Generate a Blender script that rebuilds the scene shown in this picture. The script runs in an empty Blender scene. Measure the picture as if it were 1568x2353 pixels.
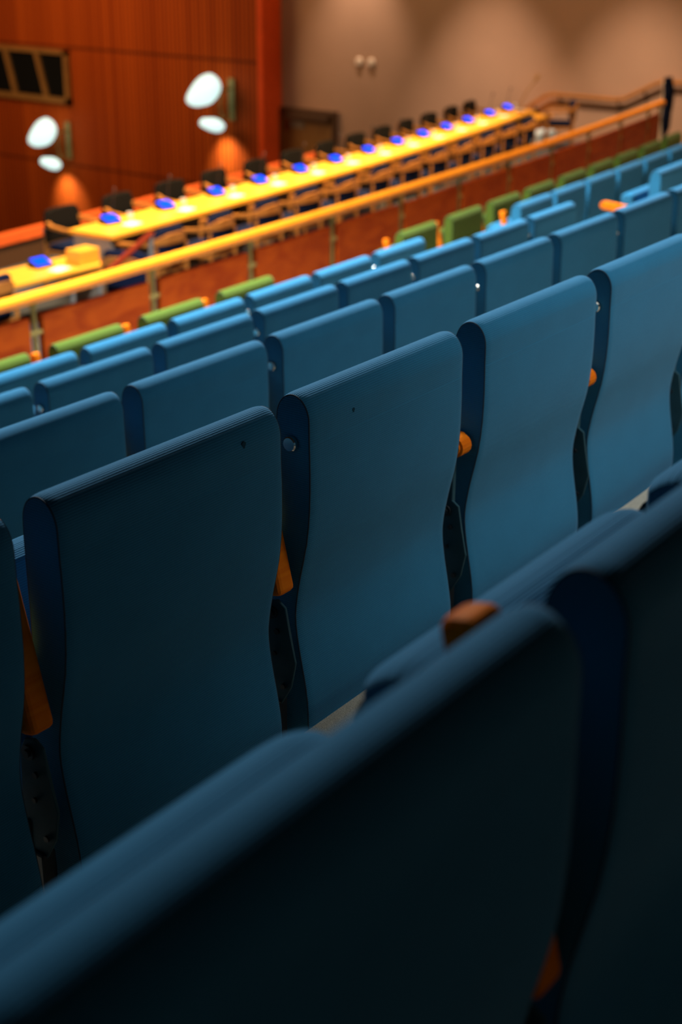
import bpy, bmesh, math, random
from mathutils import Vector, Matrix
random.seed(7)
PI = math.pi
sc = bpy.context.scene
COL = sc.collection
ZO = 8.5                       # height of the eye above the lowest floor

# ------------------------------------------------------------------ camera
cam_d = bpy.data.cameras.new('camera')
cam = bpy.data.objects.new('camera', cam_d)
COL.objects.link(cam)
cam.matrix_world = Matrix(((0.59974, 0.30511, -0.73974, 0),
                           (-0.80017, 0.23665, -0.55112, 0),
                           (0.00690, 0.92244, 0.38607, ZO),
                           (0, 0, 0, 1)))
cam_d.sensor_fit = 'VERTICAL'
cam_d.sensor_height = 36.0
cam_d.sensor_width = 24.0
cam_d.lens = 49.99
cam_d.clip_start = 0.02
cam_d.clip_end = 200
cam_d.dof.use_dof = True
cam_d.dof.focus_distance = 2.52
cam_d.dof.aperture_fstop = 3.4
sc.camera = cam

# ------------------------------------------------------------------ world, exposure
sc.view_settings.view_transform = 'Standard'
sc.view_settings.look = 'None'
sc.view_settings.exposure = 0.0
sc.view_settings.gamma = 1.0
sc.view_settings.use_curve_mapping = False
w = bpy.data.worlds.new('hall_dim')
w.use_nodes = True
w.node_tree.nodes['Background'].inputs[0].default_value = (1.0, 0.92, 0.80, 1)
w.node_tree.nodes['Background'].inputs[1].default_value = 0.005
sc.world = w

# ------------------------------------------------------------------ lights
def area(name, loc, target, size, size_y, power, color, spread=180):
    d = bpy.data.lights.new(name, 'AREA')
    d.shape = 'RECTANGLE'; d.size = size; d.size_y = size_y
    d.energy = power; d.color = color; d.spread = math.radians(spread)
    o = bpy.data.objects.new(name, d); COL.objects.link(o)
    o.location = loc
    o.rotation_euler = (Vector(target) - Vector(loc)).to_track_quat('-Z', 'Y').to_euler()
    return o
def spot(name, loc, target, power, color, angle=60, blend=.6, radius=.1):
    d = bpy.data.lights.new(name, 'SPOT')
    d.energy = power; d.color = color; d.spot_size = math.radians(angle)
    d.spot_blend = blend; d.shadow_soft_size = radius
    o = bpy.data.objects.new(name, d); COL.objects.link(o)
    o.location = loc
    o.rotation_euler = (Vector(target) - Vector(loc)).to_track_quat('-Z', 'Y').to_euler()
    return o
WARM = (1.0, 0.72, 0.42)
# ceiling lights: front rows, the rows around the camera, stage, railing, lower hall
area('ceiling_light_gallery', (6.3, 6.4, ZO + 3.2), (6.3, 5.5, ZO - 2), 3, .8, 1200, (0.86, 0.95, 1.0), 138)
spot('ceiling_spot_rows', (3.1, -.30, ZO + 2.6), (3.75, .72, ZO - 1.2), 560, (0.90, 0.97, 1.0), 66, 1.0, .40)
area('ceiling_light_stage', (15, 9.6, ZO + 3.0), (15, 10.9, ZO - 3), 12, 0.8, 800, WARM, 80)
area('ceiling_light_rail', (11, 5.8, ZO + 3.4), (11, 7.4, ZO - 2.6), 12, 0.4, 115, (1, .55, .26), 80)
for k, x in enumerate((11.2, 13.4, 15.6, 17.8, 20.0)):
    yy = 10.2 + .0045 * x * x
    spot('table_spotlight', (x, yy - .6, ZO + 2.2), (x, yy, ZO - 3), 1100, (1, .70, .38), 30, .9, .15)
area('ceiling_light_hall', (17.5, 24.5, ZO + .3), (23.4, 24.5, ZO - 6.0), 5, 5, 420, (1.0, .60, .30))
for (x, y, z), p, a in (((23.2, 17.5, ZO + .7), 520, 60), ((20.9, 14.4, ZO + 1.8), 1350, 44), ((20.9, 11.3, ZO + 1.8), 1150, 44)):
    spot('wall_washer', (x, y, z), (23.9, y, ZO - (3.3 if x > 22 else 4.4)), p, (1.0, .78, .60), a, 1.0, .08)
area('ceiling_light_wall', (21.0, 14, ZO + 3.0), (24, 14, ZO - 3), 8, .6, 130, (1.0, .70, .36))

# ------------------------------------------------------------------ materials
def mat(name, base, rough=.6, metal=0.0, sheen=0.0, coat=0.0, bump=None, noise=None, emit=None, estr=0, spec=.5, trans=0):
    m = bpy.data.materials.new(name); m.use_nodes = True
    nt = m.node_tree; b = nt.nodes['Principled BSDF']
    b.inputs['Base Color'].default_value = (*base, 1)
    b.inputs['Roughness'].default_value = rough
    b.inputs['Metallic'].default_value = metal
    b.inputs['Sheen Weight'].default_value = sheen
    b.inputs['Sheen Roughness'].default_value = .45
    b.inputs['Coat Weight'].default_value = coat
    b.inputs['Specular IOR Level'].default_value = spec
    b.inputs['Transmission Weight'].default_value = trans
    if emit:
        b.inputs['Emission Color'].default_value = (*emit, 1)
        b.inputs['Emission Strength'].default_value = estr
    tc = nt.nodes.new('ShaderNodeTexCoord')
    if noise:
        sc_, amt = noise
        n = nt.nodes.new('ShaderNodeTexNoise'); n.inputs['Scale'].default_value = sc_
        n.inputs['Detail'].default_value = 5
        nt.links.new(tc.outputs['Object'], n.inputs['Vector'])
        mp = nt.nodes.new('ShaderNodeMapRange')
        mp.inputs['From Min'].default_value = .3; mp.inputs['From Max'].default_value = .7
        mp.inputs['To Min'].default_value = 1 - amt; mp.inputs['To Max'].default_value = 1 + amt
        nt.links.new(n.outputs['Fac'], mp.inputs['Value'])
        mx = nt.nodes.new('ShaderNodeVectorMath'); mx.operation = 'SCALE'
        mx.inputs[0].default_value = base
        nt.links.new(mp.outputs['Result'], mx.inputs['Scale'])
        nt.links.new(mx.outputs['Vector'], b.inputs['Base Color'])
    if bump:
        sc_, strn, dist = bump
        n = nt.nodes.new('ShaderNodeTexNoise'); n.inputs['Scale'].default_value = sc_
        n.inputs['Detail'].default_value = 3
        nt.links.new(tc.outputs['Object'], n.inputs['Vector'])
        bp = nt.nodes.new('ShaderNodeBump'); bp.inputs['Strength'].default_value = strn
        bp.inputs['Distance'].default_value = dist
        nt.links.new(n.outputs['Fac'], bp.inputs['Height'])
        nt.links.new(bp.outputs['Normal'], b.inputs['Normal'])
    return m

def fabric(name, base, sheen_tint):
    """ribbed upholstery cloth; the UVs are in metres"""
    m = mat(name, base, .85, sheen=.18, spec=.08)
    nt = m.node_tree; b = nt.nodes['Principled BSDF']
    b.inputs['Sheen Tint'].default_value = (*sheen_tint, 1)
    uv = nt.nodes.new('ShaderNodeTexCoord')
    wv = nt.nodes.new('ShaderNodeTexWave'); wv.wave_type = 'BANDS'; wv.bands_direction = 'Y'
    wv.inputs['Scale'].default_value = 74; wv.inputs['Distortion'].default_value = 1.2
    wv.inputs['Detail'].default_value = 1.5; wv.inputs['Detail Scale'].default_value = 6
    nt.links.new(uv.outputs['UV'], wv.inputs['Vector'])
    wx = nt.nodes.new('ShaderNodeTexWave'); wx.wave_type = 'BANDS'; wx.bands_direction = 'X'
    wx.inputs['Scale'].default_value = 110; wx.inputs['Distortion'].default_value = 1.5
    wx.inputs['Detail'].default_value = 1; wx.inputs['Detail Scale'].default_value = 8
    nt.links.new(uv.outputs['UV'], wx.inputs['Vector'])
    ns = nt.nodes.new('ShaderNodeTexNoise'); ns.inputs['Scale'].default_value = 520; ns.inputs['Detail'].default_value = 2
    nt.links.new(uv.outputs['UV'], ns.inputs['Vector'])
    ad = nt.nodes.new('ShaderNodeMath'); ad.operation = 'MULTIPLY_ADD'; ad.inputs[1].default_value = .35
    nt.links.new(wx.outputs['Fac'], ad.inputs[0]); nt.links.new(wv.outputs['Fac'], ad.inputs[2])
    a2 = nt.nodes.new('ShaderNodeMath'); a2.operation = 'MULTIPLY_ADD'; a2.inputs[1].default_value = .5
    nt.links.new(ns.outputs['Fac'], a2.inputs[0]); nt.links.new(ad.outputs[0], a2.inputs[2])
    bp = nt.nodes.new('ShaderNodeBump'); bp.inputs['Strength'].default_value = .55; bp.inputs['Distance'].default_value = .0007
    nt.links.new(a2.outputs[0], bp.inputs['Height']); nt.links.new(bp.outputs['Normal'], b.inputs['Normal'])
    mp = nt.nodes.new('ShaderNodeMapRange'); mp.inputs['From Min'].default_value = .2; mp.inputs['From Max'].default_value = 1.6
    mp.inputs['To Min'].default_value = .78; mp.inputs['To Max'].default_value = 1.2
    nt.links.new(a2.outputs[0], mp.inputs['Value'])
    n2 = nt.nodes.new('ShaderNodeTexNoise'); n2.inputs['Scale'].default_value = 9; n2.inputs['Detail'].default_value = 4
    nt.links.new(uv.outputs['UV'], n2.inputs['Vector'])
    m2 = nt.nodes.new('ShaderNodeMapRange'); m2.inputs['To Min'].default_value = .88; m2.inputs['To Max'].default_value = 1.12
    nt.links.new(n2.outputs['Fac'], m2.inputs['Value'])
    mm = nt.nodes.new('ShaderNodeMath'); mm.operation = 'MULTIPLY'
    nt.links.new(mp.outputs['Result'], mm.inputs[0]); nt.links.new(m2.outputs['Result'], mm.inputs[1])
    mx = nt.nodes.new('ShaderNodeVectorMath'); mx.operation = 'SCALE'; mx.inputs[0].default_value = base
    nt.links.new(mm.outputs[0], mx.inputs['Scale']); nt.links.new(mx.outputs['Vector'], b.inputs['Base Color'])
    return m

def grain(name, base, dark, rough=.35, coat=.3, scale=(1, 14, 14), wscale=3):
    m = mat(name, base, rough, coat=0, spec=coat)
    nt = m.node_tree; b = nt.nodes['Principled BSDF']
    tc = nt.nodes.new('ShaderNodeTexCoord'); mp = nt.nodes.new('ShaderNodeMapping')
    mp.inputs['Scale'].default_value = scale
    nt.links.new(tc.outputs['Object'], mp.inputs['Vector'])
    n = nt.nodes.new('ShaderNodeTexNoise'); n.inputs['Scale'].default_value = wscale; n.inputs['Detail'].default_value = 6
    n.inputs['Distortion'].default_value = .8
    nt.links.new(mp.outputs['Vector'], n.inputs['Vector'])
    cr = nt.nodes.new('ShaderNodeValToRGB')
    cr.color_ramp.elements[0].position = .35; cr.color_ramp.elements[0].color = (*dark, 1)
    cr.color_ramp.elements[1].position = .65; cr.color_ramp.elements[1].color = (*base, 1)
    nt.links.new(n.outputs['Fac'], cr.inputs['Fac']); nt.links.new(cr.outputs['Color'], b.inputs['Base Color'])
    return m

M = {
 'blue': fabric('blue_cloth', (0.022, 0.150, 0.270), (.55, .75, 1.0)),
 'green': fabric('green_cloth', (0.070, 0.110, 0.012), (.9, 1.0, .5)),
 'piping': mat('dark_piping', (0.008, 0.022, 0.04), .8),
 'stain': mat('faint_stain', (0.012, 0.05, 0.08), .9, spec=.05),
 'steel': mat('brushed_steel', (0.80, 0.74, 0.64), .2, metal=1.0),
 'paint': mat('dark_teal_metal', (0.020, 0.065, 0.085), .6, spec=.15, noise=(30, .1)),
 'black': mat('black_metal', (0.008, 0.010, 0.013), .5),
 'arm': grain('orange_wood', (0.85, 0.205, 0.009), (0.74, 0.145, 0.006), .55, .02),
 'rail': grain('golden_wood', (0.95, 0.31, 0.016), (0.85, 0.24, 0.010), .3, .3),
 'panel': grain('red_wood_panel', (0.45, 0.072, 0.006), (0.30, 0.036, 0.004), .5, .05, (2, 2, 5), 1.6),
 'brass': mat('brass', (0.30, 0.23, 0.07), .5, metal=.4),
 'table': grain('pale_table_wood', (0.95, 0.42, 0.040), (0.88, 0.35, 0.028), .4, .12),
 'chairwood': grain('chair_wood', (0.50, 0.19, 0.035), (0.34, 0.11, 0.018), .4, .3),
 'navy': mat('navy_cloth', (0.005, 0.009, 0.030), .9, spec=.1, bump=(300, .3, .002)),
 'darkcloth': mat('charcoal_cloth', (0.008, 0.006, 0.004), .9, spec=.1),
 'red': mat('red_cap', (0.80, 0.12, 0.018), .45, noise=(6, .1)),
 'carpet': mat('sand_carpet', (0.46, 0.41, 0.32), .95, bump=(420, 1.0, .004), noise=(350, .25)),
 'terrace': mat('blue_grey_carpet', (0.05, 0.055, 0.06), .95, bump=(200, .6, .004), noise=(2, .15)),
 'grey': mat('grey_panel', (0.26, 0.21, 0.16), .6, noise=(5, .06)),
 'plaster': mat('beige_plaster', (0.50, 0.285, 0.180), .85, bump=(60, .15, .003), noise=(1.3, .04)),
 'brown': mat('brown_paint', (0.28, 0.13, 0.03), .55, noise=(4, .12)),
 'darkbrown': mat('dark_brown', (0.08, 0.032, 0.010), .5),
 'glass': mat('dark_glass', (0.008, 0.008, 0.007), .12),
 'screen': mat('blue_screen', (0.0, 0.0, 0.02), .6, spec=.02, emit=(0.0, 0.06, 1.0), estr=3.2),
 'white': mat('white_paper', (0.80, 0.76, 0.72), .7, noise=(40, .04)),
 'palewhite': mat('pale_bluish_white', (0.62, 0.74, 0.80), .6, noise=(6, .05)),
 'lamp': mat('lit_glass_shade', (0.7, 1.0, 1.0), .4, emit=(0.69, 1.0, 0.98), estr=1.0),
 'pale': mat('pale_plate', (0.85, 0.66, 0.50), .35),
}
# slatted wood wall: narrow vertical strips with two board joints
def slat_mat():
    m = mat('slatted_red_wood', (0.35, 0.06, 0.012), .6, spec=.06)
    nt = m.node_tree; b = nt.nodes['Principled BSDF']
    tc = nt.nodes.new('ShaderNodeTexCoord'); sp = nt.nodes.new('ShaderNodeSeparateXYZ')
    nt.links.new(tc.outputs['Object'], sp.inputs[0])
    def math_(op, a, bb=None):
        n = nt.nodes.new('ShaderNodeMath'); n.operation = op
        for i, v in enumerate((a, bb)):
            if v is None: continue
            if isinstance(v, (int, float)): n.inputs[i].default_value = v
            else: nt.links.new(v, n.inputs[i])
        return n.outputs[0]
    y = math_('ADD', sp.outputs['Y'], sp.outputs['X'])
    s = math_('DIVIDE', y, 0.115)
    fr = math_('FRACT', s); fl = math_('FLOOR', s)
    wn = nt.nodes.new('ShaderNodeTexWhiteNoise'); wn.noise_dimensions = '1D'
    nt.links.new(fl, wn.inputs['W'])
    gap = math_('LESS_THAN', fr, .32)
    cr = nt.nodes.new('ShaderNodeValToRGB')
    cr.color_ramp.elements[0].color = (0.36, 0.055, 0.006, 1); cr.color_ramp.elements[1].color = (0.52, 0.090, 0.009, 1)
    nt.links.new(wn.outputs['Value'], cr.inputs['Fac'])
    # joints
    j = None
    for zz in (ZO - 2.78, ZO - 5.42):
        d = math_('ABSOLUTE', math_('SUBTRACT', sp.outputs['Z'], zz)); l = math_('LESS_THAN', d, .03)
        j = l if j is None else math_('MAXIMUM', j, l)
    g = math_('MULTIPLY', math_('MAXIMUM', gap, j), .80)
    mx = nt.nodes.new('ShaderNodeMix'); mx.data_type = 'RGBA'
    nt.links.new(g, mx.inputs[0]); nt.links.new(cr.outputs['Color'], mx.inputs[6]); mx.inputs[7].default_value = (0.06, 0.012, 0.004, 1)
    nt.links.new(mx.outputs[2], b.inputs['Base Color'])
    bp = nt.nodes.new('ShaderNodeBump'); bp.invert = True; bp.inputs['Strength'].default_value = .7; bp.inputs['Distance'].default_value = .02
    nt.links.new(math_('MAXIMUM', gap, j), bp.inputs['Height']); nt.links.new(bp.outputs['Normal'], b.inputs['Normal'])
    return m
M['slats'] = slat_mat()

# ------------------------------------------------------------------ mesh helpers
def obj(name, bm, m, parent=None, smooth=False, loc=None):
    me = bpy.data.meshes.new(name)
    bmesh.ops.recalc_face_normals(bm, faces=bm.faces[:])
    if smooth:
        for f in bm.faces:
            if not f.tag: f.smooth = True
    bm.to_mesh(me); bm.free()
    me.materials.append(M[m] if isinstance(m, str) else m)
    o = bpy.data.objects.new(name, me); COL.objects.link(o)
    if parent: o.parent = parent
    if loc: o.location = loc
    return o
def empty(name, loc=(0, 0, 0), rz=0.0):
    o = bpy.data.objects.new(name, None); COL.objects.link(o)
    o.location = loc; o.rotation_euler = (0, 0, rz); o.empty_display_size = .1
    return o
def tag(o, label, cat, group=None, kind=None):
    o['label'] = label; o['category'] = cat
    if group: o['group'] = group
    if kind: o['kind'] = kind
    return o
def struct(name, bm, m, parent=None, smooth=False):
    o = obj(name, bm, m, parent, smooth)
    if not parent: o['kind'] = 'structure'
    return o
def copy_tree(o, parent=None):
    c = o.copy(); COL.objects.link(c); c.parent = parent
    for ch in o.children: copy_tree(ch, c)
    return c
def box(bm, x0, x1, y0, y1, z0, z1, bev=0, seg=2, mtx=None):
    r = bmesh.ops.create_cube(bm, size=1)
    vs = r['verts']
    for v in vs:
        v.co = Vector(((x0 + x1) / 2 + v.co.x * (x1 - x0), (y0 + y1) / 2 + v.co.y * (y1 - y0), (z0 + z1) / 2 + v.co.z * (z1 - z0)))
    if bev:
        es = list({e for v in vs for e in v.link_edges})
        r = bmesh.ops.bevel(bm, geom=es, offset=bev, segments=seg, affect='EDGES', profile=.5)
        vs = list({v for v in r['verts']} | {v for v in vs if v.is_valid})
    if mtx is not None:
        bmesh.ops.transform(bm, matrix=mtx, verts=vs)
    return vs
def tube(bm, pts, r, n=12, cap=True, closed=False):
    pts = [Vector(p) for p in pts]; rings = []
    N = len(pts); up = None
    for i, p in enumerate(pts):
        if closed: t = pts[(i + 1) % N] - pts[i - 1]
        else: t = (pts[min(i + 1, N - 1)] - pts[max(i - 1, 0)])
        t.normalize()
        if up is None:
            up = Vector((0, 0, 1)) if abs(t.z) < .9 else Vector((1, 0, 0))
        a = up - t * up.dot(t)
        if a.length < 1e-5: a = t.orthogonal()
        a.normalize(); up = a
        b_ = t.cross(a)
        rr = r[i] if isinstance(r, (list, tuple)) else r
        rings.append([bm.verts.new(p + (a * math.cos(2 * PI * k / n) + b_ * math.sin(2 * PI * k / n)) * rr) for k in range(n)])
    M_ = N if closed else N - 1
    for i in range(M_):
        A, B = rings[i], rings[(i + 1) % N]
        for k in range(n):
            bm.faces.new((A[k], A[(k + 1) % n], B[(k + 1) % n], B[k]))
    if cap and not closed:
        for R in (rings[0][::-1], rings[-1]):
            f = bm.faces.new(R); f.tag = True
    return rings
def smooth_closed(pts, n):
    """Catmull-Rom through a closed list of 2-D points, resampled"""
    out = []; N = len(pts)
    for i in range(N):
        p0, p1, p2, p3 = (Vector(pts[(i + k - 1) % N]) for k in range(4))
        for j in range(n):
            t = j / n
            out.append(.5 * ((2 * p1) + (-p0 + p2) * t + (2 * p0 - 5 * p1 + 4 * p2 - p3) * t * t + (-p0 + 3 * p1 - 3 * p2 + p3) * t ** 3))
    return out
def inset(pts, d):
    N = len(pts); out = []
    for i in range(N):
        t = pts[(i + 1) % N] - pts[i - 1]
        if t.length < 1e-9: out.append(pts[i].copy()); continue
        t.normalize(); out.append(pts[i] + Vector((-t.y, t.x)) * d)
    return out
def signed_area(p):
    return .5 * sum(p[i - 1].x * p[i].y - p[i].x * p[i - 1].y for i in range(len(p)))
def extrude_profile(bm, prof, hx, edge=.006, dome=0.0):
    """closed (y, z) profile swept along x between -hx and hx with eased edges; UVs in metres"""
    if signed_area(prof) < 0: prof = prof[::-1]
    uvl = bm.loops.layers.uv.verify()
    E, D = edge, dome
    secs = [(-hx + E * (1 - math.cos(t * PI / 16)), D * (1 - math.sin(t * PI / 16))) for t in range(0, 8)]
    secs += [(-hx + E + (2 * hx - 2 * E) * i / 4, 0) for i in range(5)]
    secs += [(-x, d) for x, d in secs[7::-1]]
    arc = [0]
    for i in range(len(prof)): arc.append(arc[-1] + (prof[(i + 1) % len(prof)] - prof[i]).length)
    rings = []
    for x, ins in secs:
        pp = inset(prof, ins) if abs(ins) > 1e-9 else prof
        rings.append([bm.verts.new((x, p.x, p.y)) for p in pp])
    n = len(prof)
    for i in range(len(rings) - 1):
        for j in range(n):
            f = bm.faces.new((rings[i][j], rings[i][(j + 1) % n], rings[i + 1][(j + 1) % n], rings[i + 1][j]))
            uv = [(secs[i][0], arc[j]), (secs[i][0], arc[j + 1]), (secs[i + 1][0], arc[j + 1]), (secs[i + 1][0], arc[j])]
            for l, u in zip(f.loops, uv): l[uvl].uv = u
    for R in (rings[0][::-1], rings[-1]):
        f = bm.faces.new(R); f.tag = True
        for l in f.loops: l[uvl].uv = (l.vert.co.y, l.vert.co.z)
def poly_prism(bm, pts, axis, a0, a1):
    def mk(p, a):
        return {'x': (a, p[0], p[1]), 'y': (p[0], a, p[1]), 'z': (p[0], p[1], a)}[axis]
    A = [bm.verts.new(mk(p, a0)) for p in pts]; B = [bm.verts.new(mk(p, a1)) for p in pts]
    n = len(pts)
    for i in range(n): bm.faces.new((A[i], A[(i + 1) % n], B[(i + 1) % n], B[i]))
    bm.faces.new(A[::-1]); bm.faces.new(B)

# every row, rail and table follows arcs about one centre far in front of the gallery
KAP = 0.008637
def Yc(Y0, x):
    k = KAP / (1 - KAP * Y0)
    return Y0 + (1 - math.sqrt(1 - (k * x) ** 2)) / k
def ang(Y0, x):
    return math.asin(KAP / (1 - KAP * Y0) * x)
def arcpt(Y0, x, z): return Vector((x, Yc(Y0, x), z))
def arc_sweep(bm, Y0, x0, x1, sect, n=24):
    """sweep a closed (dy, z) section along the arc of base Y0"""
    rings = []
    for i in range(n + 1):
        x = x0 + (x1 - x0) * i / n
        rings.append([bm.verts.new((x - dy * math.sin(ang(Y0, x)), Yc(Y0, x) + dy * math.cos(ang(Y0, x)), z)) for dy, z in sect])
    m = len(sect)
    for i in range(n):
        for j in range(m):
            bm.faces.new((rings[i][j], rings[i][(j + 1) % m], rings[i + 1][(j + 1) % m], rings[i + 1][j]))
    bm.faces.new(rings[0][::-1]); bm.faces.new(rings[-1])

# ================================================================== SETTING
Y1, PITCH, STEP = 1.4899, 1.01642, 0.33832
TOP1 = ZO - 0.7843
H_SEAT = 0.945
def rowY(r): return Y1 + (r - 1) * PITCH - (.043 if r == 0 else 0)
def rowF(r): return TOP1 - (r - 1) * STEP - H_SEAT - (.014 if r == 0 else 0)
TERR = ZO - 3.74               # terrace floor
# stepped gallery floor, one swept section
bm = bmesh.new()
sect = []
for r in range(-2, 6):
    yb = rowY(r) - .085; yf = rowY(r + 1) - .085
    if r == 5: yf = 6.42
    sect += [(yb - 2.0, rowF(r)), (yf - 2.0, rowF(r))]
sect += [(6.42 - 2, ZO - 3.3), (7.25 - 2, ZO - 3.3), (7.25 - 2, 0), (sect[0][0], 0)]
arc_sweep(bm, 2.0, -2.0, 23.95, sect, 30)
struct('floor', bm, 'carpet')
bm = bmesh.new(); arc_sweep(bm, 9.0, -1, 23.95, [(-1.72, 0), (-1.72, TERR), (3.4, TERR), (3.4, 0)], 24)
struct('floor', bm, 'terrace')
bm = bmesh.new(); box(bm, 19, 23.95, 15.2, 19.5, ZO - 6.2, ZO - 5.8); struct('floor', bm, 'terrace')
bm = bmesh.new(); box(bm, -2, 26, -3, 36, -.3, 0); struct('floor', bm, 'terrace')
bm = bmesh.new(); box(bm, 24.0, 24.4, -3, 19.6, -.3, ZO + 3.4); struct('wall_right', bm, 'plaster')
bm = bmesh.new(); box(bm, 23.42, 24.4, 19.62, 36, -.3, ZO + 3.4); struct('wall_far', bm, 'slats')
bm = bmesh.new(); box(bm, 23.36, 23.98, 19.5, 19.62, -.3, ZO + 3.4); struct('trim_1', bm, mat('red_end_board', (0.85, 0.095, 0.016), .5, spec=.1, noise=(3, .08)))

# booth window in the slatted wall, its mullions leaning
win = empty('window_1', (23.40, 26.7, ZO - 3.4)); win['kind'] = 'structure'
bm = bmesh.new()
box(bm, -.10, .02, -1.45, 1.45, .46, .56); box(bm, -.10, .02, -1.45, 1.45, -.62, -.50)
box(bm, -.10, .02, -1.45, -1.33, -.62, .56); box(bm, -.10, .02, 1.33, 1.45, -.62, .56)
obj('window_frame', bm, 'brown', win)
bm = bmesh.new(); box(bm, -.02, .01, -1.4, 1.4, -.55, .5); obj('pane', bm, 'glass', win)
for ya in (-.52, .55):
    bm = bmesh.new(); poly_prism(bm, [(ya + .07, .47), (ya + .19, .47), (ya - .08, -.52), (ya - .20, -.52)], 'x', -.08, 0)
    obj('mullion', bm, 'brown', win)

# door on the lower landing
dr = empty('door_1', (23.98, 18.8, ZO - 5.8)); dr['kind'] = 'structure'
bm = bmesh.new(); box(bm, -.05, 0, -.68, .70, 0, 2.02); obj('door_leaf', bm, 'brown', dr)
bm = bmesh.new(); box(bm, -.09, 0, -.78, -.68, 0, 2.12); box(bm, -.09, 0, .70, .80, 0, 2.12); box(bm, -.09, 0, -.68, .70, 2.02, 2.12)
obj('door_frame', bm, 'darkbrown', dr)
bm = bmesh.new(); box(bm, -.16, -.09, -.62, .5, 1.90, 2.02); obj('door_closer', bm, 'darkbrown', dr)
bm = bmesh.new(); box(bm, -.07, -.05, .06, .42, 1.72, 1.86); obj('sign_plate', bm, 'grey', dr)
bm = bmesh.new(); box(bm, -.07, -.05, -.30, -.12, .9, 1.2, .01); box(bm, -.12, -.07, -.26, -.16, 1.0, 1.05, .01); obj('door_handle', bm, 'steel', dr)

# ================================================================== AUDITORIUM SEATS
T = H_SEAT
rear = [(-.0395, T - .085), (-.0410, T - .14), (-.0400, T - .21), (-.033, T - .28), (-.018, T - .35), (-.008, T - .41), (-.007, T - .45),
        (-.014, T - .50), (-.026, T - .56), (-.034, T - .61), (-.036, T - .66), (-.034, T - .705)]
front = [(.030, T - .715), (.030, T - .66), (.036, T - .60), (.052, T - .53), (.064, T - .46), (.060, T - .40), (.052, T - .33), (.042, T - .24), (.041, T - .15), (.041, T - .075)]
topc = [(.0395 * math.cos(t * PI / 10) + .0005, T - .044 + .050 * math.sin(t * PI / 10)) for t in range(0, 11)]
BACK = smooth_closed(rear + front + topc, 4)
HW = .262
def make_back_parts(root, cloth, knob):
    bm = bmesh.new(); extrude_profile(bm, BACK, HW, .022, .0045)
    b = obj('backrest', bm, cloth, root, True)
    pr = BACK if signed_area(BACK) > 0 else BACK[::-1]
    pr = inset(pr, .0040)
    for sx in (-1, 1):
        bm = bmesh.new(); tube(bm, [(sx * (HW - .0012), p.x, p.y) for p in pr[::2]], .0016, 6, closed=True)
        obj('piping', bm, 'piping', b, True)
        if sx != knob: continue
        bm = bmesh.new()
        tube(bm, [(sx * HW, 0, T - .087), (sx * (HW + .004), 0, T - .087)], .006, 16)
        tube(bm, [(sx * (HW + .003), 0, T - .087), (sx * (HW + .005), 0, T - .087), (sx * (HW + .0105), 0, T - .087), (sx * (HW + .013), 0, T - .087)], [.0135, .0142, .0142, .0122], 28)
        obj('knob', bm, 'steel', root, True)
def make_seat_part(root, cloth):
    # tipped-up seat cushion, leaning forward off the back
    a, b_ = Vector((.128, .39)), Vector((.185, .755)); u = (b_ - a).normalized(); n = Vector((u.y, -u.x)); h = .046
    pts = [a - n * h * .9, a + (b_ - a) * .3 - n * h, a + (b_ - a) * .7 - n * h, b_ - n * h * .98, b_ - n * h * .72 + u * .024, b_ + u * .036,
           b_ + n * h * .72 + u * .024, b_ + n * h * .98, a + (b_ - a) * .7 + n * h * 1.05, a + (b_ - a) * .3 + n * h, a + n * h * .85, a + n * .5 * h - u * .02, a - n * .5 * h - u * .02]
    bm = bmesh.new(); extrude_profile(bm, smooth_closed(pts, 3), .248, .045, .014)
    s = obj('seat', bm, cloth, root, True)
    c0 = a + n * (h * 1.0 + .012)
    bm = bmesh.new()
    poly_prism(bm, [tuple(c0 - n * .008), tuple(c0 + u * .36 - n * .008), tuple(c0 + u * .34 + n * .006), tuple(c0 + u * .02 + n * .006)], 'x', -.23, .23)
    obj('seat_pan', bm, 'black', s)
PLATE = [(.042, T - .42), (.030, T - .395), (.008, T - .388), (-.010, T - .400), (-.019, T - .45), (-.033, T - .51), (-.022, T - .565), (.006, T - .615), (.036, T - .625), (.050, T - .55)]
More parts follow.
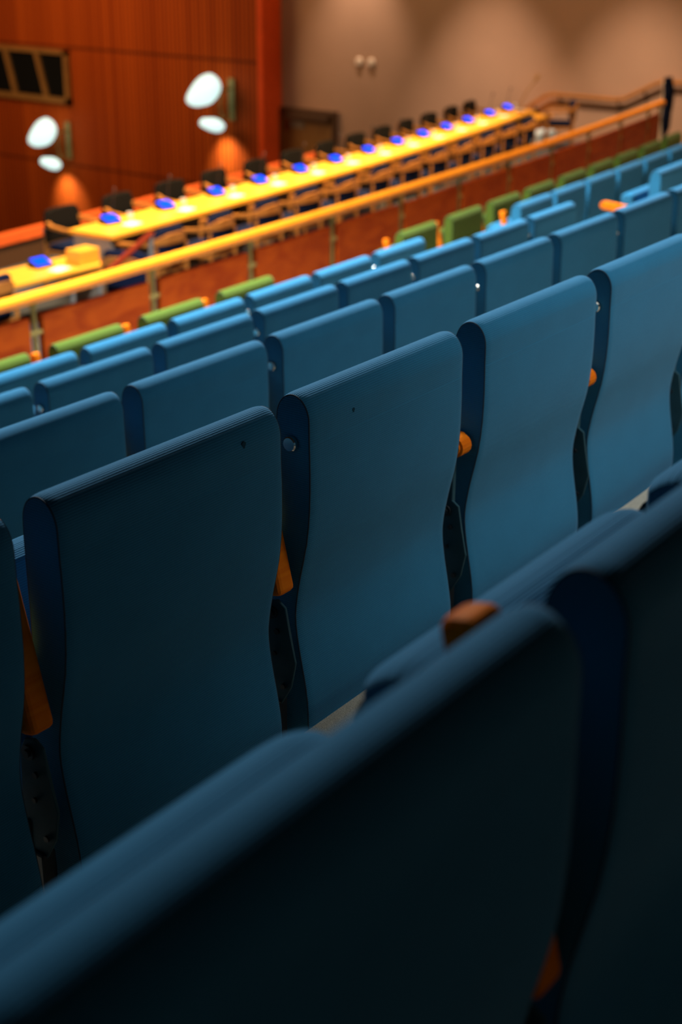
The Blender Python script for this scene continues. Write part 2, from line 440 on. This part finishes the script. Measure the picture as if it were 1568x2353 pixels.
def make_support(root, x, arm, seat_side=1):
    """side plate, its leg and the armrest that turns on it, at x"""
    bm = bmesh.new(); poly_prism(bm, PLATE, 'x', x - .007, x - .001)
    bmesh.ops.bevel(bm, geom=[e for e in bm.edges], offset=.0012, segments=1, affect='EDGES')
    p = obj('bracket', bm, 'paint', root)
    for (y, z, r) in ((.020, T - .415, .013), (.008, T - .452, .0055), (.014, T - .50, .0045), (-.006, T - .565, .0055)):
        bm = bmesh.new(); tube(bm, [(x - .0085, y, z), (x - .0125, y, z)], r, 14)
        if r > .01: tube(bm, [(x - .012, y, z), (x - .016, y, z)], r * .5, 10)
        obj('bolt', bm, 'black', p, True)
    bm = bmesh.new(); box(bm, x - .014, x + .014, .002, .052, .02, T - .60, .004)
    box(bm, x - .024, x + .024, -.02, .17, 0, .022, .004)
    box(bm, x - .012, x + .012, .03, .20, .33, .40, .006)
    obj('leg', bm, 'black', root)
    aw = .024
    if arm == 'up':
        bm = bmesh.new()
        mt = Matrix.Translation((x, .004, T - .375)) @ Matrix.Rotation(-math.radians(13.5), 4, 'X')
        box(bm, -aw, aw, -.018, .020, 0, .342, .011, 3, mt)
        a = obj('armrest', bm, 'arm', root, True)
    else:
        bm = bmesh.new(); r = .023
        pts = []
        for k in range(9):
            t = PI / 2 + PI * k / 8; pts.append((-.002 + r * math.cos(t) + r - .02, T - .262 + r * math.sin(t)))
        for k in range(9):
            t = -PI / 2 + PI * k / 8; pts.append((.315 + r * math.cos(t), T - .235 + r * math.sin(t)))
        poly_prism(bm, pts, 'x', x - aw, x + aw)
        bmesh.ops.bevel(bm, geom=[e for e in bm.edges if abs(e.verts[0].co.x - e.verts[1].co.x) < 1e-5], offset=.006, segments=2, affect='EDGES')
        a = obj('armrest', bm, 'arm', root, True)
        bm = bmesh.new(); box(bm, x - .007, x + .007, .006, .034, T - .40, T - .275, .003); obj('armrest_link', bm, 'paint', root)
    return a
def make_seat(cloth, arms, knob):
    """arms: list of (x, state)"""
    root = empty('auditorium_seat')
    make_back_parts(root, cloth, knob); make_seat_part(root, cloth)
    for x, s in arms: make_support(root, x, s)
    # back shell bracket joining the cushion to its legs
    bm = bmesh.new(); box(bm, -.30, .262, .045, .075, .355, .385, .004); obj('crossbar', bm, 'black', root)
    return root
GAPX = -HW - .033
PROTO = {}
def proto(kind, knob):
    cloth, arms = {
        'up': ('blue', [(GAPX, 'up')]), 'down': ('blue', [(GAPX, 'down')]),
        'up_end': ('blue', [(GAPX, 'up'), (-GAPX, 'up')]),
        'green': ('green', [(-HW - .055, 'up'), (HW + .055, 'up')]),
    }[kind]
    return make_seat(cloth, arms, knob)
ORD = ['', 'first', 'second', 'third', 'fourth', 'fifth', 'sixth', 'seventh', 'eighth', 'ninth', 'tenth', 'eleventh', 'twelfth', 'thirteenth', 'fourteenth', 'fifteenth', 'sixteenth']
def place_seat(kind, knob, r, xl, label, group):
    """xl: x of the left end of the back"""
    key = (kind, knob)
    if key in PROTO: o = copy_tree(PROTO[key])
    else: o = PROTO[key] = proto(kind, knob)
    a = ang(rowY(r), xl)
    xc = xl + HW * math.cos(a)
    o.location = (xc, Yc(rowY(r), xc), rowF(r)); o.rotation_euler = (0, 0, ang(rowY(r), xc))
    tag(o, label, 'seat', group)
    return o
G = {0: 'blurred dark seats of the nearest row', 1: 'blue seats of the row in focus', 2: 'blue seats of the row in front of the focused one',
     3: 'blue seats of the third row ahead', 4: 'blue seats behind the green row', 5: 'green seats of the front row'}
ROWN = {0: 'nearest blurred row', 1: 'row in focus', 2: 'row just ahead of the focused row', 3: 'second row ahead of the focused row', 4: 'blue row right behind the green seats', 5: 'front row'}
rows = {
 0: [(.300, 'up'), (.900, 'up'), (1.500, 'up')],
 1: [(.665, 'up'), (1.270, 'up'), (1.874, 'up'), (2.489, 'down'), (3.092, 'down'), (3.695, 'down')],
 2: [(2.490 + .593 * k, 'up') for k in range(-1, 7)],
 3: [(3.077 + .594 * k, 'up') for k in range(-1, 6)] + [(6.641, 'up_end'), (8.44, 'down'), (9.036, 'up')],
 4: [(4.262 + .600 * k, 'up') for k in range(-1, 4)] + [(6.672, 'up_end')] + [(8.498 + .595 * k, 'up') for k in range(6)],
 5: [(4.28, 'green'), (5.0, 'green'), (5.72, 'green'), (6.44, 'green'), (8.60, 'green'), (9.36, 'green'), (10.08, 'green'), (10.80, 'green'), (11.54, 'green'), (12.26, 'green'), (12.96, 'green'), (13.68, 'green'), (14.42, 'green')],
}
SPECIAL = {
 (0, 0): 'huge out-of-focus dark blue seat back filling the lower left of the photo',
 (0, 1): 'out-of-focus dark blue seat at the right edge, black side panel facing us',
 (0, 2): 'out-of-focus dark seat whose tipped-up cushion shows at the right edge',
 (1, 0): 'dark blue seat cut by the left edge, lower left, in the focused row',
 (1, 1): 'large dark blue seat at left in the focused row, small stain near its top',
 (1, 2): 'sharpest blue seat in the centre, round steel knob on its side panel',
 (1, 3): 'tall blue seat in focus right of the central one, orange arm tip beside it',
 (1, 4): 'tall blue seat at right of the focused row, its back edge near the frame',
 (1, 5): 'blue seat barely visible at the right edge of the focused row',
 (3, 8): 'blue seat at right, just past the empty gap, horizontal orange armrest at its left',
 (3, 7): 'blue seat left of the wide empty gap in the second row ahead',
 (4, 5): 'small blue seat left of the gap where two green seats show in full',
 (4, 6): 'small blue seat right of the gap where two green seats show in full',
 (5, 4): 'green front-row seat seen at left in the gap between blue seats',
 (5, 5): 'green front-row seat seen nearly whole in the gap between blue seats',
}
for r, L in rows.items():
    for i, (x, kind) in enumerate(L):
        colr = 'green' if r == 5 else 'blue'
        lab = SPECIAL.get((r, i), f'{colr} cloth seat, {ORD[i + 1]} from the left in the {ROWN[r]}')
        # the round knobs face each other across every second gap
        knob = 0 if r == 5 else (-1 if (i + (r > 2)) % 2 == 0 else 1)
        o = place_seat(kind, knob, r, x, lab, G[r])
        if (r, i) in ((1, 1), (1, 2)):
            bm = bmesh.new()
            lx, lz, sz = (.160, T - .030, .0045) if i == 1 else (-.13, T - .052, .0030)
            pts = [(lx + sz * (1 + .35 * math.sin(3 * a)) * math.cos(a), lz + 1.4 * sz * math.sin(a)) for a in [2 * PI * q / 12 for q in range(12)]]
            yb = -.0374 if i == 1 else -.0392
            poly_prism(bm, [(p[0], p[1]) for p in pts], 'y', yb - .0012, yb + .004)
            obj('stain', bm, M['stain'], o)

# ================================================================== GALLERY RAILING
rail = empty('gallery_railing', (0, 0, 0))
tag(rail, 'golden wooden handrail on brass posts with red wood panels before the front row', 'railing')
RY = 6.85; RZ = ZO - 2.292
bm = bmesh.new(); tube(bm, [arcpt(RY, 3.9 + (18.55 - 3.9) * i / 40, RZ) for i in range(41)], .041, 20); obj('handrail', bm, 'rail', rail, True)
posts = [4.86 + 1.185 * k for k in range(12)]
posts = [p for p in posts if p < 18] + [18.45]
for p in posts:
    c = arcpt(RY, p, 0); a = ang(RY, p)
    bm = bmesh.new(); tube(bm, [(c.x, c.y, ZO - 3.3), (c.x, c.y, RZ - .03)], .017, 12); tube(bm, [(c.x, c.y, RZ - .06), (c.x, c.y, RZ - .035)], .03, 12)
    tube(bm, [(c.x, c.y, ZO - 3.3), (c.x, c.y, ZO - 3.285)], .045, 14)
    po = obj('post', bm, 'brass', rail, True)
    d = Vector((math.cos(a), math.sin(a), 0)); 
    for zz in (ZO - 2.53, ZO - 3.05):
        bm = bmesh.new(); q = Vector((c.x, c.y, zz)); tube(bm, [q - d * .085, q - d * .03, q + d * .03, q + d * .085], [.016, .02, .02, .016], 10)
        obj('clamp', bm, 'brass', po, True)
for a_, b_ in zip(posts[:-1], posts[1:]):
    bm = bmesh.new(); arc_sweep(bm, RY, a_ + .062, b_ - .062, [(-.024, ZO - 3.24), (.024, ZO - 3.24), (.024, ZO - 2.415), (-.024, ZO - 2.415)], 4)
    obj('panel', bm, 'panel', rail)

# ================================================================== LONG TABLE
TZ = ZO - 3.0
tb = empty('conference_table', (0, 0, 0))
tag(tb, 'very long curved pale wooden table lit bright beyond the railing', 'table')
bm = bmesh.new(); arc_sweep(bm, 10.0, 10.12, 21.9, [(-.02, TZ - .04), (.56, TZ - .04), (.56, TZ), (-.02, TZ)], 40); obj('tabletop', bm, 'table', tb)
for i, x in enumerate([10.16, 13.1, 16.05, 19.0, 21.84]):
    bm = bmesh.new(); arc_sweep(bm, 10.0, x - .03, x + .03, [(.02, TERR), (.50, TERR), (.50, TZ - .04), (.02, TZ - .04)], 1); obj('end_panel' if i in (0, 4) else 'support_panel', bm, 'grey', tb)
bm = bmesh.new(); arc_sweep(bm, 10.0, 10.2, 21.8, [(.44, TERR + .12), (.47, TERR + .12), (.47, TZ - .04), (.44, TZ - .04)], 30); obj('modesty_panel', bm, 'darkbrown', tb)

# consoles with blue screens, papers and cups
con = empty('desk_console')
bm = bmesh.new(); poly_prism(bm, [(-.075, 0), (.075, 0), (.075, .085), (-.075, .022)], 'x', -.105, .105); obj('base', bm, 'black', con)
bm = bmesh.new()
sl = math.atan2(.063, .15); mt = Matrix.Translation((0, .002, .0565)) @ Matrix.Rotation(sl, 4, 'X')
box(bm, -.088, .088, -.060, .062, 0, .006, .002, 1, mt); obj('screen', bm, 'screen', con)
bm = bmesh.new()
tube(bm, [(.09, .05, .07), (.09, .05, .16), (.085, .03, .26), (.07, .0, .33)], .004, 6); tube(bm, [(.072, .004, .32), (.062, -.016, .36)], .010, 8); obj('microphone', bm, 'black', con, True)
pap = bmesh.new(); box(pap, -.105, .105, -.07, .07, 0, .004); paper = obj('paper_sheet', pap, 'white')
bm = bmesh.new(); tube(bm, [(0, 0, 0), (0, 0, .07)], [.028, .035], 18, cap=False)
tube(bm, [(0, 0, .002), (0, 0, .006)], .027, 18); tube(bm, [(0, 0, .006), (0, 0, .068)], [.025, .032], 18, cap=False)
cup = obj('paper_cup', bm, 'white', None, True)
bx = [10.57, 11.52, 12.49, 13.42, 14.37, 15.29, 16.23, 17.14, 18.02, 18.9, 19.78, 20.75, 21.62]
def where(i, n):
    if i == 0: return 'at the left end of the long table'
    if i == n - 1: return 'at the far right end of the long table'
    return f'on the long table, {ORD[i + 1]} from its left end'
for i, x in enumerate(bx):
    Yb = 10.40
    c = con if i == 0 else copy_tree(con)
    c.location = arcpt(Yb, x, TZ); c.rotation_euler = (0, 0, ang(Yb, x) - .1)
    tag(c, 'small desk console with glowing blue screen ' + where(i, len(bx)), 'console', 'blue-lit consoles on the long table')
    pp = paper if i == 0 else copy_tree(paper)
    pp.location = arcpt(10.20, x + .12, TZ); pp.rotation_euler = (0, 0, ang(Yb, x) + .1 * math.sin(i * 2.1))
    tag(pp, 'white paper sheet before the console ' + where(i, len(bx)), 'paper', 'papers on the long table')
    cc = cup if i == 0 else copy_tree(cup)
    cc.location = arcpt(10.38, x + .30, TZ); tag(cc, 'white cup beside the blue console ' + where(i, len(bx)), 'cup', 'cups on the long table')

# ================================================================== DELEGATE CHAIRS
def make_chair(pad='navy'):
    root = empty('delegate_chair')
    for sx in (-1, 1):
        for sy, h in ((-.22, .64), (.22, .66)):
            bm = bmesh.new(); tube(bm, [(sx * .25, sy * 1.08, 0), (sx * .245, sy, .3), (sx * .25, sy * .98, h)], [.014, .020, .018], 10); obj('leg', bm, 'chairwood', root, True)
    bm = bmesh.new(); box(bm, -.235, .235, -.21, .23, .36, .40, .008); obj('seat_frame', bm, 'chairwood', root)
    bm = bmesh.new(); box(bm, -.225, .225, -.19, .235, .40, .475, .025, 3); obj('seat', bm, 'navy', root, True)
    # back rail: flat wooden band wrapping round into the arms
    bm = bmesh.new(); rings = []
    path = [(-.285, .24), (-.29, .08), (-.28, -.08), (-.235, -.20), (-.13, -.275), (0, -.295), (.13, -.275), (.235, -.20), (.28, -.08), (.29, .08), (.285, .24)]
    hh = [.012, .014, .018, .032, .048, .052, .048, .032, .018, .014, .012]; cz = [.655, .66, .675, .70, .725, .73, .725, .70, .675, .66, .655]
    th = [.030, .030, .026, .018, .014, .014, .014, .018, .026, .030, .030]
    for i, (p, h, z, t) in enumerate(zip(path, hh, cz, th)):
        q = Vector(path[min(i + 1, 10)]) - Vector(path[max(i - 1, 0)]); q.normalize(); n = Vector((-q.y, q.x)); P = Vector(p)
        rings.append([bm.verts.new((*(P + n * t), z - h)), bm.verts.new((*(P - n * t), z - h)), bm.verts.new((*(P - n * t), z + h)), bm.verts.new((*(P + n * t), z + h))])
    for A, B in zip(rings[:-1], rings[1:]):
        for k in range(4): bm.faces.new((A[k], A[(k + 1) % 4], B[(k + 1) % 4], B[k]))
    bm.faces.new(rings[0][::-1]); bm.faces.new(rings[-1])
    o = obj('armrest_band', bm, 'chairwood', root, True)
    # curved back pad; the far-side chairs have a squarer, darker one
    dark = pad != 'navy'
    bm = bmesh.new(); rings = []
    for i in range(15):
        t = -1 + 2 * i / 14; x = (.275 if dark else .235) * t; y = (-.235 if dark else -.24) + .06 * t * t; e = math.sqrt(max(0, 1 - t ** (16 if dark else 8)))
        z0 = .475 + .02 * (1 - e); z1 = .74 + (.095 if dark else .10) * e * (1 - (.05 if dark else .16) * t * t); d = .036 * (.45 + .55 * e)
        rings.append([bm.verts.new((x, y + dy * d, z)) for dy, z in ((-1, z0 + .02), (-1.1, (z0 + z1) / 2), (-.9, z1 - .015), (0, z1), (.9, z1 - .015), (1.2, (z0 + z1) / 2), (1, z0 + .02), (0, z0))])
    for A, B in zip(rings[:-1], rings[1:]):
        for k in range(8): bm.faces.new((A[k], A[(k + 1) % 8], B[(k + 1) % 8], B[k]))
    bm.faces.new(rings[0][::-1]); bm.faces.new(rings[-1])
    obj('backrest', bm, pad, root, True)
    return root
ch = make_chair(); first = [ch]
fch = make_chair('darkcloth'); ffirst = [fch]
def place_chair(x, y, z, rz, label, group=None, far=False):
    fi, pr = (ffirst, fch) if far else (first, ch)
    o = fi.pop() if fi else copy_tree(pr)
    o.location = (x, y, z); o.rotation_euler = (0, 0, rz); tag(o, label, 'chair', group); return o
nx = [10.50, 11.38, 12.30, 13.16, 14.05, 14.94, 15.84, 16.72, 17.60, 18.48, 19.38, 20.28]
for i, x in enumerate(nx):
    wz = 'at the left end' if i == 0 else ('at the right end' if i == len(nx) - 1 else f'{ORD[i + 1]} from the left')
    place_chair(x, Yc(9.72, x), TERR, ang(9.72, x) + .06 * math.sin(i * 1.7), f'wooden navy-padded chair on the near side of the long table, {wz}', 'chairs on the near side of the long table')
for i, x in enumerate(bx):
    wz = 'at the left end' if i == 0 else ('at the right end' if i == len(bx) - 1 else f'{ORD[i + 1]} from the left')
    xx = x - .02
    place_chair(xx, Yc(10.93, xx), TERR, PI + ang(10.93, xx) + .05 * math.sin(i * 2.3), f'dark-backed chair on the far side of the long table, {wz}', 'chairs on the far side of the long table', True)
place_chair(22.75, 12.25, TERR, .55, 'wooden chair with navy back standing alone beyond the right end of the long table')
place_chair(9.62, 9.66, TERR, -1.25, 'wooden chair turned sideways beside the grey end of the long table')

# red capped partition behind the table
pt = empty('partition_rail'); tag(pt, 'low partition with bright red cap running behind the long table', 'partition')
bm = bmesh.new(); arc_sweep(bm, 12.2, 8.0, 18.2, [(-.06, ZO - 3.47), (.06, ZO - 3.47), (.06, ZO - 3.36), (-.06, ZO - 3.36)], 20); obj('cap', bm, 'red', pt)
bm = bmesh.new(); arc_sweep(bm, 12.2, 8.0, 18.2, [(-.025, TERR), (.025, TERR), (.025, ZO - 3.47), (-.025, ZO - 3.47)], 20); obj('board', bm, 'darkbrown', pt)

# lower desk left of the long table
ld = empty('side_desk'); tag(ld, 'short lit wooden desk at a lower level left of the long table', 'desk')
bm = bmesh.new(); box(bm, 7.2, 9.95, 10.35, 10.9, ZO - 3.26, ZO - 3.22, .006); obj('tabletop', bm, 'table', ld)
for x in (7.25, 9.88):
    bm = bmesh.new(); box(bm, x - .03, x + .03, 10.40, 10.85, TERR, ZO - 3.26); obj('end_panel', bm, 'grey', ld)
c = copy_tree(con); c.location = (9.38, 10.72, ZO - 3.22); c.rotation_euler = (0, 0, 0)
tag(c, 'small console with blue screen on the low desk at the left edge', 'console')
c = copy_tree(paper); c.location = (9.42, 10.50, ZO - 3.22); c.rotation_euler = (0, 0, .2)
tag(c, 'white paper below the blue screen on the low desk', 'paper')
place_chair(7.95, 9.95, TERR, .1, 'wooden navy-padded chair at the low desk, cut by the left edge')
bm = bmesh.new(); box(bm, 9.62, 9.90, 10.42, 10.62, ZO - 3.22, ZO - 3.07, .01); tag(obj('document_box', bm, 'table'), 'pale wooden box standing on the low desk at left', 'box')

# sloping red handrail by the terrace steps
sr = empty('stair_handrail'); tag(sr, 'dark red sloping handrail on grey posts left of the long table', 'handrail')
bm = bmesh.new(); tube(bm, [(9.15, 8.95, ZO - 2.62), (8.55, 9.02, ZO - 2.93), (8.2, 9.05, ZO - 2.97)], .028, 10); obj('handrail', bm, mat('dark_red_wood', (0.20, 0.020, 0.005), .6, spec=.05), sr, True)
for x, y, z in ((9.13, 8.95, ZO - 2.65), (8.55, 9.02, ZO - 2.95), (8.25, 9.05, ZO - 2.99)):
    bm = bmesh.new(); tube(bm, [(x, y, TERR), (x, y, z)], .025, 10); obj('post', bm, mat('grey_post', (.16, .14, .12), .6), sr, True)

# ================================================================== RIGHT SIDE OF THE TERRACE
hr = empty('wall_handrail'); tag(hr, 'brown wooden handrail bending along the beige wall beside the steps', 'handrail')
HX = 23.9
path = [(14.3, -3.62), (13.62, -3.28), (13.2, -3.01), (13.05, -2.965), (11.8, -2.97), (11.6, -2.94), (11.05, -2.655), (10.9, -2.60), (9.6, -2.60), (8.0, -2.60)]
bm = bmesh.new(); tube(bm, [(HX, y, ZO + z) for y, z in path], .036, 12); obj('handrail', bm, 'chairwood', hr, True)
for y, z in ((13.42, -3.16), (12.90, -2.965), (11.72, -2.97), (11.22, -2.75), (10.2, -2.60), (8.8, -2.6)):
    bm = bmesh.new(); tube(bm, [(HX, y, ZO + z - .03), (HX, y, ZO + z - .11), (24.0, y, ZO + z - .13)], .018, 8); tube(bm, [(23.97, y, ZO + z - .13), (24.0, y, ZO + z - .13)], .04, 12)
    obj('handrail_bracket', bm, 'darkbrown', hr, True)

st = empty('rope_stanchion', (18.95, 8.62, ZO - 3.3)); tag(st, 'slim post with bunched navy rope at the right end of the golden handrail', 'stanchion')
bm = bmesh.new(); tube(bm, [(0, 0, 0), (0, 0, .02)], .14, 20); tube(bm, [(0, 0, .02), (0, 0, 1.20)], .02, 12); tube(bm, [(0, 0, 1.20), (0, 0, 1.25)], [.03, .02], 12); obj('post', bm, 'pale', st, True)
bm = bmesh.new()
for k, (dx, w_, lo) in enumerate(((-.035, .03, .60), (.015, .04, .48), (.045, .03, .72))):
    tube(bm, [(dx, -.045, 1.30), (dx + w_ * .5, -.075, 1.10), (dx + w_, -.07, .9), (dx + w_ * .3, -.07, lo + .15), (dx - .01, -.06, lo)], [.04, .06, .05, .055, .02], 10)
obj('rope', bm, 'navy', st, True)

lt = empty('low_cabinet'); tag(lt, 'low wooden cabinet between the long table end and the beige wall', 'cabinet')
bm = bmesh.new(); box(bm, 23.2, 23.9, 13.05, 13.45, TERR + .0, TERR + .36, .01); obj('body', bm, 'chairwood', lt)
bm = bmesh.new(); box(bm, 23.17, 23.93, 13.02, 13.48, TERR + .36, TERR + .40, .006); obj('top', bm, 'table', lt)
bm = bmesh.new(); box(bm, 22.25, 23.4, 12.66, 12.94, TERR, TERR + .22, .01); tag(obj('floor_box', bm, 'palewhite'), 'pale bluish white box on the floor before the low cabinet', 'box')

bm = bmesh.new()
tube(bm, [(0, 0, 0), (0, 0, .03)], .06, 14); tube(bm, [(0, 0, .03), (.02, 0, .18), (.12, -.06, .36), (.24, -.14, .52)], .012, 8); tube(bm, [(.22, -.13, .50), (.27, -.16, .60)], .028, 10)
o = obj('gooseneck_microphone', bm, 'brown', None, True); o.location = arcpt(10.10, 21.45, TZ)
tag(o, 'long thin microphone arm rising from the right end of the table', 'microphone')

# round pale fittings on the beige wall
for y, nm in ((17.50, 'left'), (17.20, 'right')):
    bm = bmesh.new(); tube(bm, [(24.0, y, ZO - 2.67), (23.97, y, ZO - 2.67), (23.95, y, ZO - 2.67)], [.085, .085, .06], 22)
    tag(obj('wall_fitting', bm, 'pale', None, True), f'small round pale fitting high on the beige wall, {nm} of the pair', 'wall fitting', 'pale round wall fittings')

# ================================================================== WALL LAMPS
UP = [(-.10, .39), (-.22, .37), (-.33, .31), (-.40, .22), (-.42, .12), (-.37, -.01), (-.26, -.14), (-.12, -.24), (.07, -.30), (.29, -.34), (.45, -.33), (.57, -.28), (.59, -.20), (.56, -.11), (.46, .03), (.32, .18), (.17, .30), (.03, .36)]
LOW = [(.23, -.65), (.21, -.59), (.13, -.54), (.02, -.53), (-.15, -.51), (-.28, -.52), (-.44, -.58), (-.50, -.65), (-.47, -.73), (-.37, -.79), (-.23, -.81), (-.07, -.79), (.07, -.75), (.19, -.71)]
def domed(bm, outline, x, depth, k=.95):
    """glass shade with the given front outline, domed to both sides"""
    n = len(outline); c = Vector((sum(p[0] for p in outline) / n, sum(p[1] for p in outline) / n))
    pts = smooth_closed(outline, 2); rings = []
    for t in (80, 60, 40, 20, 0, -20, -40, -60, -80):
        a = math.radians(t); sc2 = k * math.cos(a)
        rings.append([bm.verts.new((x - depth * math.sin(a), c.x + (p.x - c.x) * sc2, c.y + (p.y - c.y) * sc2)) for p in pts])
    m = len(pts)
    for A, B in zip(rings[:-1], rings[1:]):
        for q in range(m): bm.faces.new((A[q], A[(q + 1) % m], B[(q + 1) % m], B[q]))
    bm.faces.new(rings[0]); bm.faces.new(rings[-1][::-1])
def make_lamp(y, z, side):
    root = empty('wall_lamp', (23.4, y, z))
    tag(root, f'double-shade wall lamp glowing white on the slatted wall, {side} one', 'lamp', 'glowing wall lamps')
    bm = bmesh.new(); box(bm, -.05, .02, -.36, -.20, -.60, .25, .01); obj('backplate', bm, 'brass', root)
    bm = bmesh.new(); tube(bm, [(-.03, -.28, .05), (-.25, -.18, .02), (-.42, -.02, .06)], .025, 10); tube(bm, [(-.03, -.28, -.5), (-.25, -.2, -.55), (-.40, -.1, -.62)], .02, 10)
    tube(bm, [(-.25, -.18, .02), (-.28, -.16, -.25), (-.25, -.2, -.55)], .018, 8); obj('bracket_arm', bm, 'brass', root, True)
    bm = bmesh.new(); domed(bm, UP, -.5, .13); obj('upper_shade', bm, 'lamp', root, True)
    bm = bmesh.new(); domed(bm, LOW, -.5, .10); obj('lower_shade', bm, 'lamp', root, True)
    d = bpy.data.lights.new('lamp_bulb', 'SPOT'); d.energy = 120; d.color = (1, .92, .66); d.spot_size = math.radians(80); d.spot_blend = 1.0; d.shadow_soft_size = .05
    o = bpy.data.objects.new('lamp_bulb', d); COL.objects.link(o); o.parent = root; o.location = (-.62, -.05, -.86)
    o.rotation_euler = Vector((.60, -.08, -.62)).to_track_quat('-Z', 'Y').to_euler()
make_lamp(20.64, ZO - 3.38, 'upper right'); make_lamp(25.70, ZO - 4.68, 'lower left')
